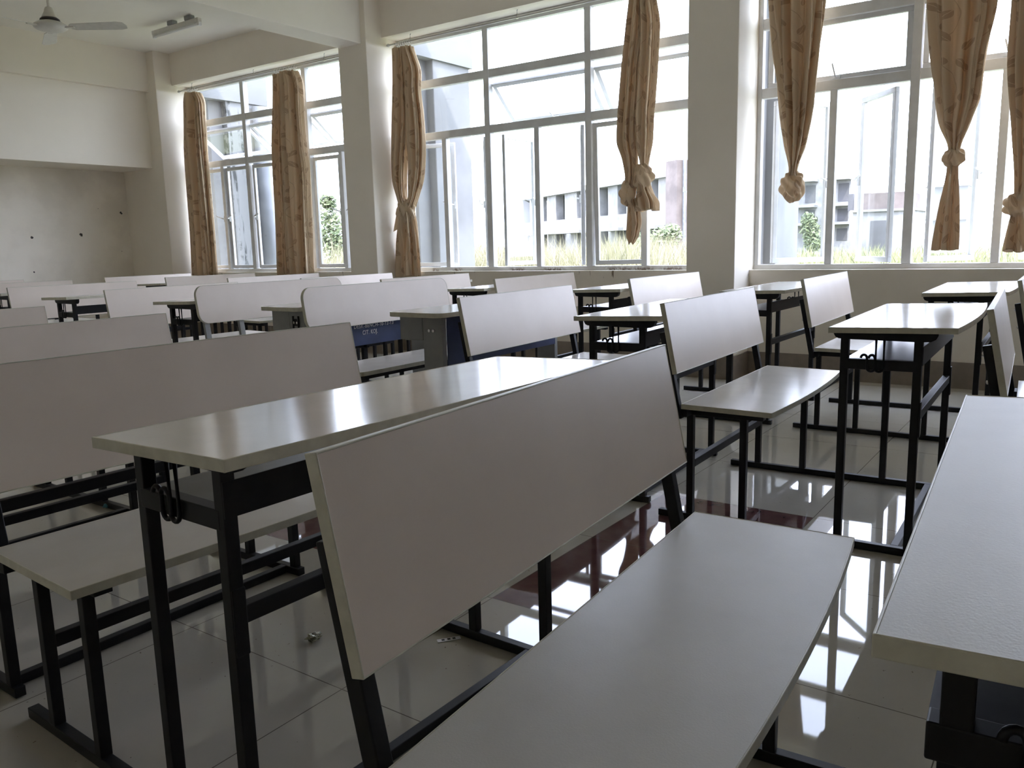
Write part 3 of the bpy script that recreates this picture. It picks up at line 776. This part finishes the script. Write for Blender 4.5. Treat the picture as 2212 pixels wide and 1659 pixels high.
def grass_patch(name, n, xr, yr, hr, w, label, m, dens=None):
    bm = bmesh.new(); r = random.Random(len(name) * 7 + n)
    for _ in range(n):
        x = r.uniform(*xr); y = r.uniform(*yr)
        if dens and r.random() > dens(x, y): continue
        h = r.uniform(*hr) * (.75 + .5 * noise.noise(Vector((x * .25, y * .25, 0))) + .25)
        a = r.uniform(0, PI); dx, dy = math.cos(a), math.sin(a); lean = Vector((r.gauss(0, .22), r.gauss(0, .22), 0)) * h
        p = Vector((x, y, -.6)); ww = w * r.uniform(.6, 1.3)
        v = []
        for s, wf in ((0, 1), (.55, .75)):
            q = p + Vector((0, 0, h * s)) + lean * s * s
            v += [bm.verts.new(q - Vector((dx, dy, 0)) * ww * wf), bm.verts.new(q + Vector((dx, dy, 0)) * ww * wf)]
        tip = bm.verts.new(p + Vector((0, 0, h)) + lean)
        bm.faces.new((v[0], v[1], v[3], v[2])); bm.faces.new((v[2], v[3], tip))
    return tag(finish(name, bm, m), label, 'grass', kind='stuff')
grass_patch('tall_grass', 16000, (19, 29.9), (9.5, 24), (1.25, 1.75), .016, 'tall pale reed grass beyond the middle window', M['grass'])
grass_patch('reed_grass', 3500, (23, 32.5), (34, 62), (1.2, 1.7), .035, 'tall pale grass far beyond the farthest window', M['grass'])
grass_patch('meadow_grass', 5000, (31.5, 50), (2, 18), (.5, 1.1), .04, 'low bushy grass beyond the near window', M['lawn'])

def tree(name, loc, h, rx, blobs, label, seed, leafn=1500, ls=.16):
    root = empty(name, loc); tag(root, label, 'tree' if 'tree' in name else 'bush')
    r = random.Random(seed); bm = bmesh.new()
    tube(bm, [(0, 0, 0), (.05, .03, h * .3), (0, 0, h * .7)], .1, 8, lambda q: .05 * h * (1.1 - q) * .6 + .01); finish('trunk', bm, M['bark'], root, smooth=True)
    bm = bmesh.new()
    for _ in range(leafn):
        bx, by, bz, br = r.choice(blobs)
        d = Vector((r.gauss(0, 1), r.gauss(0, 1), r.gauss(0, 1))).normalized() * br * (r.random() ** .4)
        p = Vector((bx, by, bz)) + d
        u = Vector((r.gauss(0, 1), r.gauss(0, 1), r.gauss(0, 1))).normalized(); w = u.orthogonal().normalized()
        s = ls * r.uniform(.6, 1.3)
        a, b, c_, e = p + u * s, p + w * s * .45, p - u * s, p - w * s * .45
        bm.faces.new([bm.verts.new(q) for q in (a, b, c_, e)])
    finish('foliage', bm, M['leaf'], root)
tree('tree', (35, 38.1, -.6), 4.9, 1.4, [(0, 0, 1.6, 1.15), (.2, .7, 2.2, .9), (0, -.5, 2.6, .95), (.1, .2, 3.6, .85), (0, .1, 4.5, .5), (0, -.8, 1.7, .8)], 'pale leafy tree seen through the right pane of the farthest window', 3, 2600)
tree('tree', (35, 49.2, -.6), 3.6, 1.6, [(0, 0, 2.2, 1.3), (0, 1.2, 1.8, 1.2), (.2, -1.1, 2.6, 1.0), (0, 2.4, 2.2, 1.2), (0, .3, 3.0, .8)], 'green trees beyond the left panes of the farthest window', 4, 2600)
tree('tree', (36, 42.6, -.6), 4.4, 1.6, [(0, 0, 2.2, 1.1), (0, .6, 3.0, .9), (.2, -.8, 2.0, 1.0)], 'green tree showing between the stained column and the wide curtain', 8, 1800)
tree('bush', (80, 22.1, -.6), 3.4, 1.4, [(0, 0, 2.2, .9), (0, .2, 3.2, .8), (0, -.3, 1.2, 1.0)], 'climbing green bush against the white building beyond the near window', 5, 900, .22)
tree('bush', (52, 24.5, -.6), 3.0, 1.4, [(0, 0, 1.6, 1.), (0, 1., 1.4, .9), (0, -.9, 2.0, .8)], 'yellow green bush in front of the unfinished two-storey block', 6, 900, .2)

# unfinished block beyond the middle window
A_ = Vector((76, 51.9, 0)); B_ = Vector((58.7, 26.2, 0)); dv = (B_ - A_); Lb = dv.length; ang = math.atan2(dv.y, dv.x)
blk = empty('unfinished_building', (76, 51.9, -.6), ang); tag(blk, 'weathered unfinished two-storey block with empty window bays beyond the middle window', 'building')
# local x along facade (toward the viewer's right), local y outward = into the building (left of direction is +y)
side = 1 if (Matrix.Rotation(ang, 3, 'Z') @ Vector((0, 1, 0))).dot(Vector((1, .6, 0))) > 0 else -1
def bb(name, x0, x1, d0, d1, z0, z1, m):
    return mk(name, [(x0 * Lb, x1 * Lb, min(d0 * side, d1 * side), max(d0 * side, d1 * side), z0 + .6, z1 + .6)], m, blk)
bb('roof_slab', -.015, 1.02, -.5, 9, 5.82, 6.25, M['whitewash'])
bb('spandrel', -.01, 1.0, 0, .4, 2.2, 3.4, M['whitewash'])
bb('rear_wall', -.01, 1.0, 3.2, 3.5, -.6, 5.82, M['concrete'])
for a, b in ((-.012, -.002), (.066, .15), (.212, .283), (.352, .44), (.5, .59), (.645, .702), (.752, .80), (.86, .885), (.918, .985)):
    bb('pier', a, b, 0, .8, 3.4, 5.82, M['whitewash']); bb('pier', a, b, 0, .8, -.6, 2.2, M['whitewash'])
for a, b in ((.19, .225), (.33, .358), (.62, .648), (.735, .76), (.90, .92)): bb('door_shade', a, b, 3.1, 3.19, 3.5, 5.5, M['opening_shade'])
bb('lower_shade', .0, 1.0, 3.05, 3.15, -.6, 1.9, M['opening_shade'])
for a, b in ((.05, .14), (.16, .36), (.39, .56), (.66, .80), (.83, .97)): bb('sunshade', a, b, -1.6, 0, 2.0, 2.25, M['whitewash'])
bb('end_column', .985, 1.035, -.6, 2.5, -.6, 6.9, M['brickwash'])
# parapet slab running in front
ex = mk('rain_pipe', [(1.04 * Lb, 1.045 * Lb, -.2, .0, 0, 7.6)], M['pipe'], blk)

# white three-storey house beyond the near window
wh = empty('white_building', (95, 25.1, -.6)); tag(wh, 'white house with jutting sunshades beyond the first panes of the near window', 'building')
mk('wall', [(0, 10, -2.9, 3.2, 0, 8.0)], M['whitewash'], wh)
for z in (7.75, 5.0, 3.05): mk('sunshade', [(-1.6, 0, -3.1, -.6, z - .12, z + .14)], M['whitewash'], wh); mk('sunshade', [(-1.6, 0, .5, 3.1, z - .12, z + .14)], M['whitewash'], wh)
for y in (-2.2, 1.3):
    for z in (5.4, 3.3, 1.2): mk('window_opening', [(-.06, .02, y - .55, y + .55, z, z + (1.9 if z > 5 else 1.3))], M['opening_shade'], wh)
# pinkish-topped shed
sh = empty('concrete_shed', (80, 16.1, -.6)); tag(sh, 'low concrete shed with a pinkish upper wall beyond the near window', 'building')
mk('lower_wall', [(0, 7, -2.6, 2.3, 0, 3.75)], M['whitewash'], sh); mk('upper_wall', [(.3, 7, -2.1, 1.9, 3.9, 5.4)], M['brickwash'], sh)
mk('parapet', [(-.25, 7, -2.8, 2.5, 3.75, 3.95)], M['whitewash'], sh); mk('doorway', [(-.08, .0, -1.0, .75, .3, 2.95)], M['opening_shade'], sh)
mk('side_opening', [(-.08, .3, 2.3, 2.75, 3.9, 5.4)], M['opening_shade'], sh)
# far small house
fh = empty('far_house', (95, 13.0, -.6)); tag(fh, 'distant pale house right of the shed, between the mullions', 'building')
mk('wall', [(0, 8, -2.0, 1.6, 0, 6.3)], M['whitewash'], fh); mk('roof_slab', [(-.9, 8, -2.2, 1.9, 6.3, 6.5)], M['whitewash'], fh); mk('floor_slab', [(-.7, 0, -2.2, 1.9, 3.0, 3.2)], M['whitewash'], fh)
mk('window_opening', [(-.05, .02, -.4, .3, 5.0, 5.9)], M['opening_shade'], fh); mk('window_opening', [(-.05, .02, -.2, .5, 1.8, 2.7)], M['opening_shade'], fh)

# ------------------------------------------------------------------ light
w = bpy.data.worlds.new('World'); S.world = w; w.use_nodes = True
wn = w.node_tree.nodes; wl = w.node_tree.links
bg = wn['Background']; tc = wn.new('ShaderNodeTexCoord'); sx = wn.new('ShaderNodeSeparateXYZ'); wl.new(tc.outputs['Generated'], sx.inputs[0])
mr = wn.new('ShaderNodeMapRange'); mr.inputs[1].default_value = 0.; mr.inputs[2].default_value = .9; wl.new(sx.outputs[2], mr.inputs[0])
mx = wn.new('ShaderNodeMix'); mx.data_type = 'RGBA'; wl.new(mr.outputs[0], mx.inputs[0])
mx.inputs[6].default_value = (.76, .815, 1., 1); mx.inputs[7].default_value = (.66, .74, 1., 1)
wl.new(mx.outputs[2], bg.inputs[0]); bg.inputs[1].default_value = 12.0
sun = bpy.data.lights.new('sun', 'SUN'); sun.energy = 7; sun.angle = math.radians(1.5); sun.color = (1., .95, .86)
so = bpy.data.objects.new('sun', sun); C.objects.link(so)
so.rotation_euler = Vector((.62, .45, -.95)).to_track_quat('-Z', 'Y').to_euler()

# ------------------------------------------------------------------ camera
cam = bpy.data.cameras.new('camera'); co = bpy.data.objects.new('camera', cam); C.objects.link(co); S.camera = co
F_PX, YAW, PITCH, ROLL, H = 1768.6, math.radians(35.4414), math.radians(-9.6238), math.radians(-1.5246), 1.04647
fw = Vector((math.cos(YAW) * math.cos(PITCH), math.sin(YAW) * math.cos(PITCH), math.sin(PITCH)))
r0 = fw.cross(Vector((0, 0, 1))).normalized(); u0 = r0.cross(fw)
rt = r0 * math.cos(ROLL) + u0 * math.sin(ROLL); up = -r0 * math.sin(ROLL) + u0 * math.cos(ROLL)
mtx = Matrix((rt, up, -fw)).transposed().to_4x4(); mtx.translation = (0, 0, H)
co.matrix_world = mtx
cam.sensor_fit = 'HORIZONTAL'; cam.sensor_width = 36; cam.lens = F_PX / 2212 * 36; cam.clip_start = .02; cam.clip_end = 500

vs_ = S.view_settings; S.display_settings.display_device = 'sRGB'
vs_.view_transform = 'Standard'; vs_.look = 'None'; vs_.gamma = 1; vs_.use_curve_mapping = False; vs_.exposure = 0.22
cy = S.cycles
cy.use_denoising = True; cy.max_bounces = 12; cy.diffuse_bounces = 8; cy.glossy_bounces = 6; cy.transparent_max_bounces = 24; cy.transmission_bounces = 6
cy.caustics_reflective = True; cy.caustics_refractive = False; cy.sample_clamp_indirect = 8.
cy.use_adaptive_sampling = False
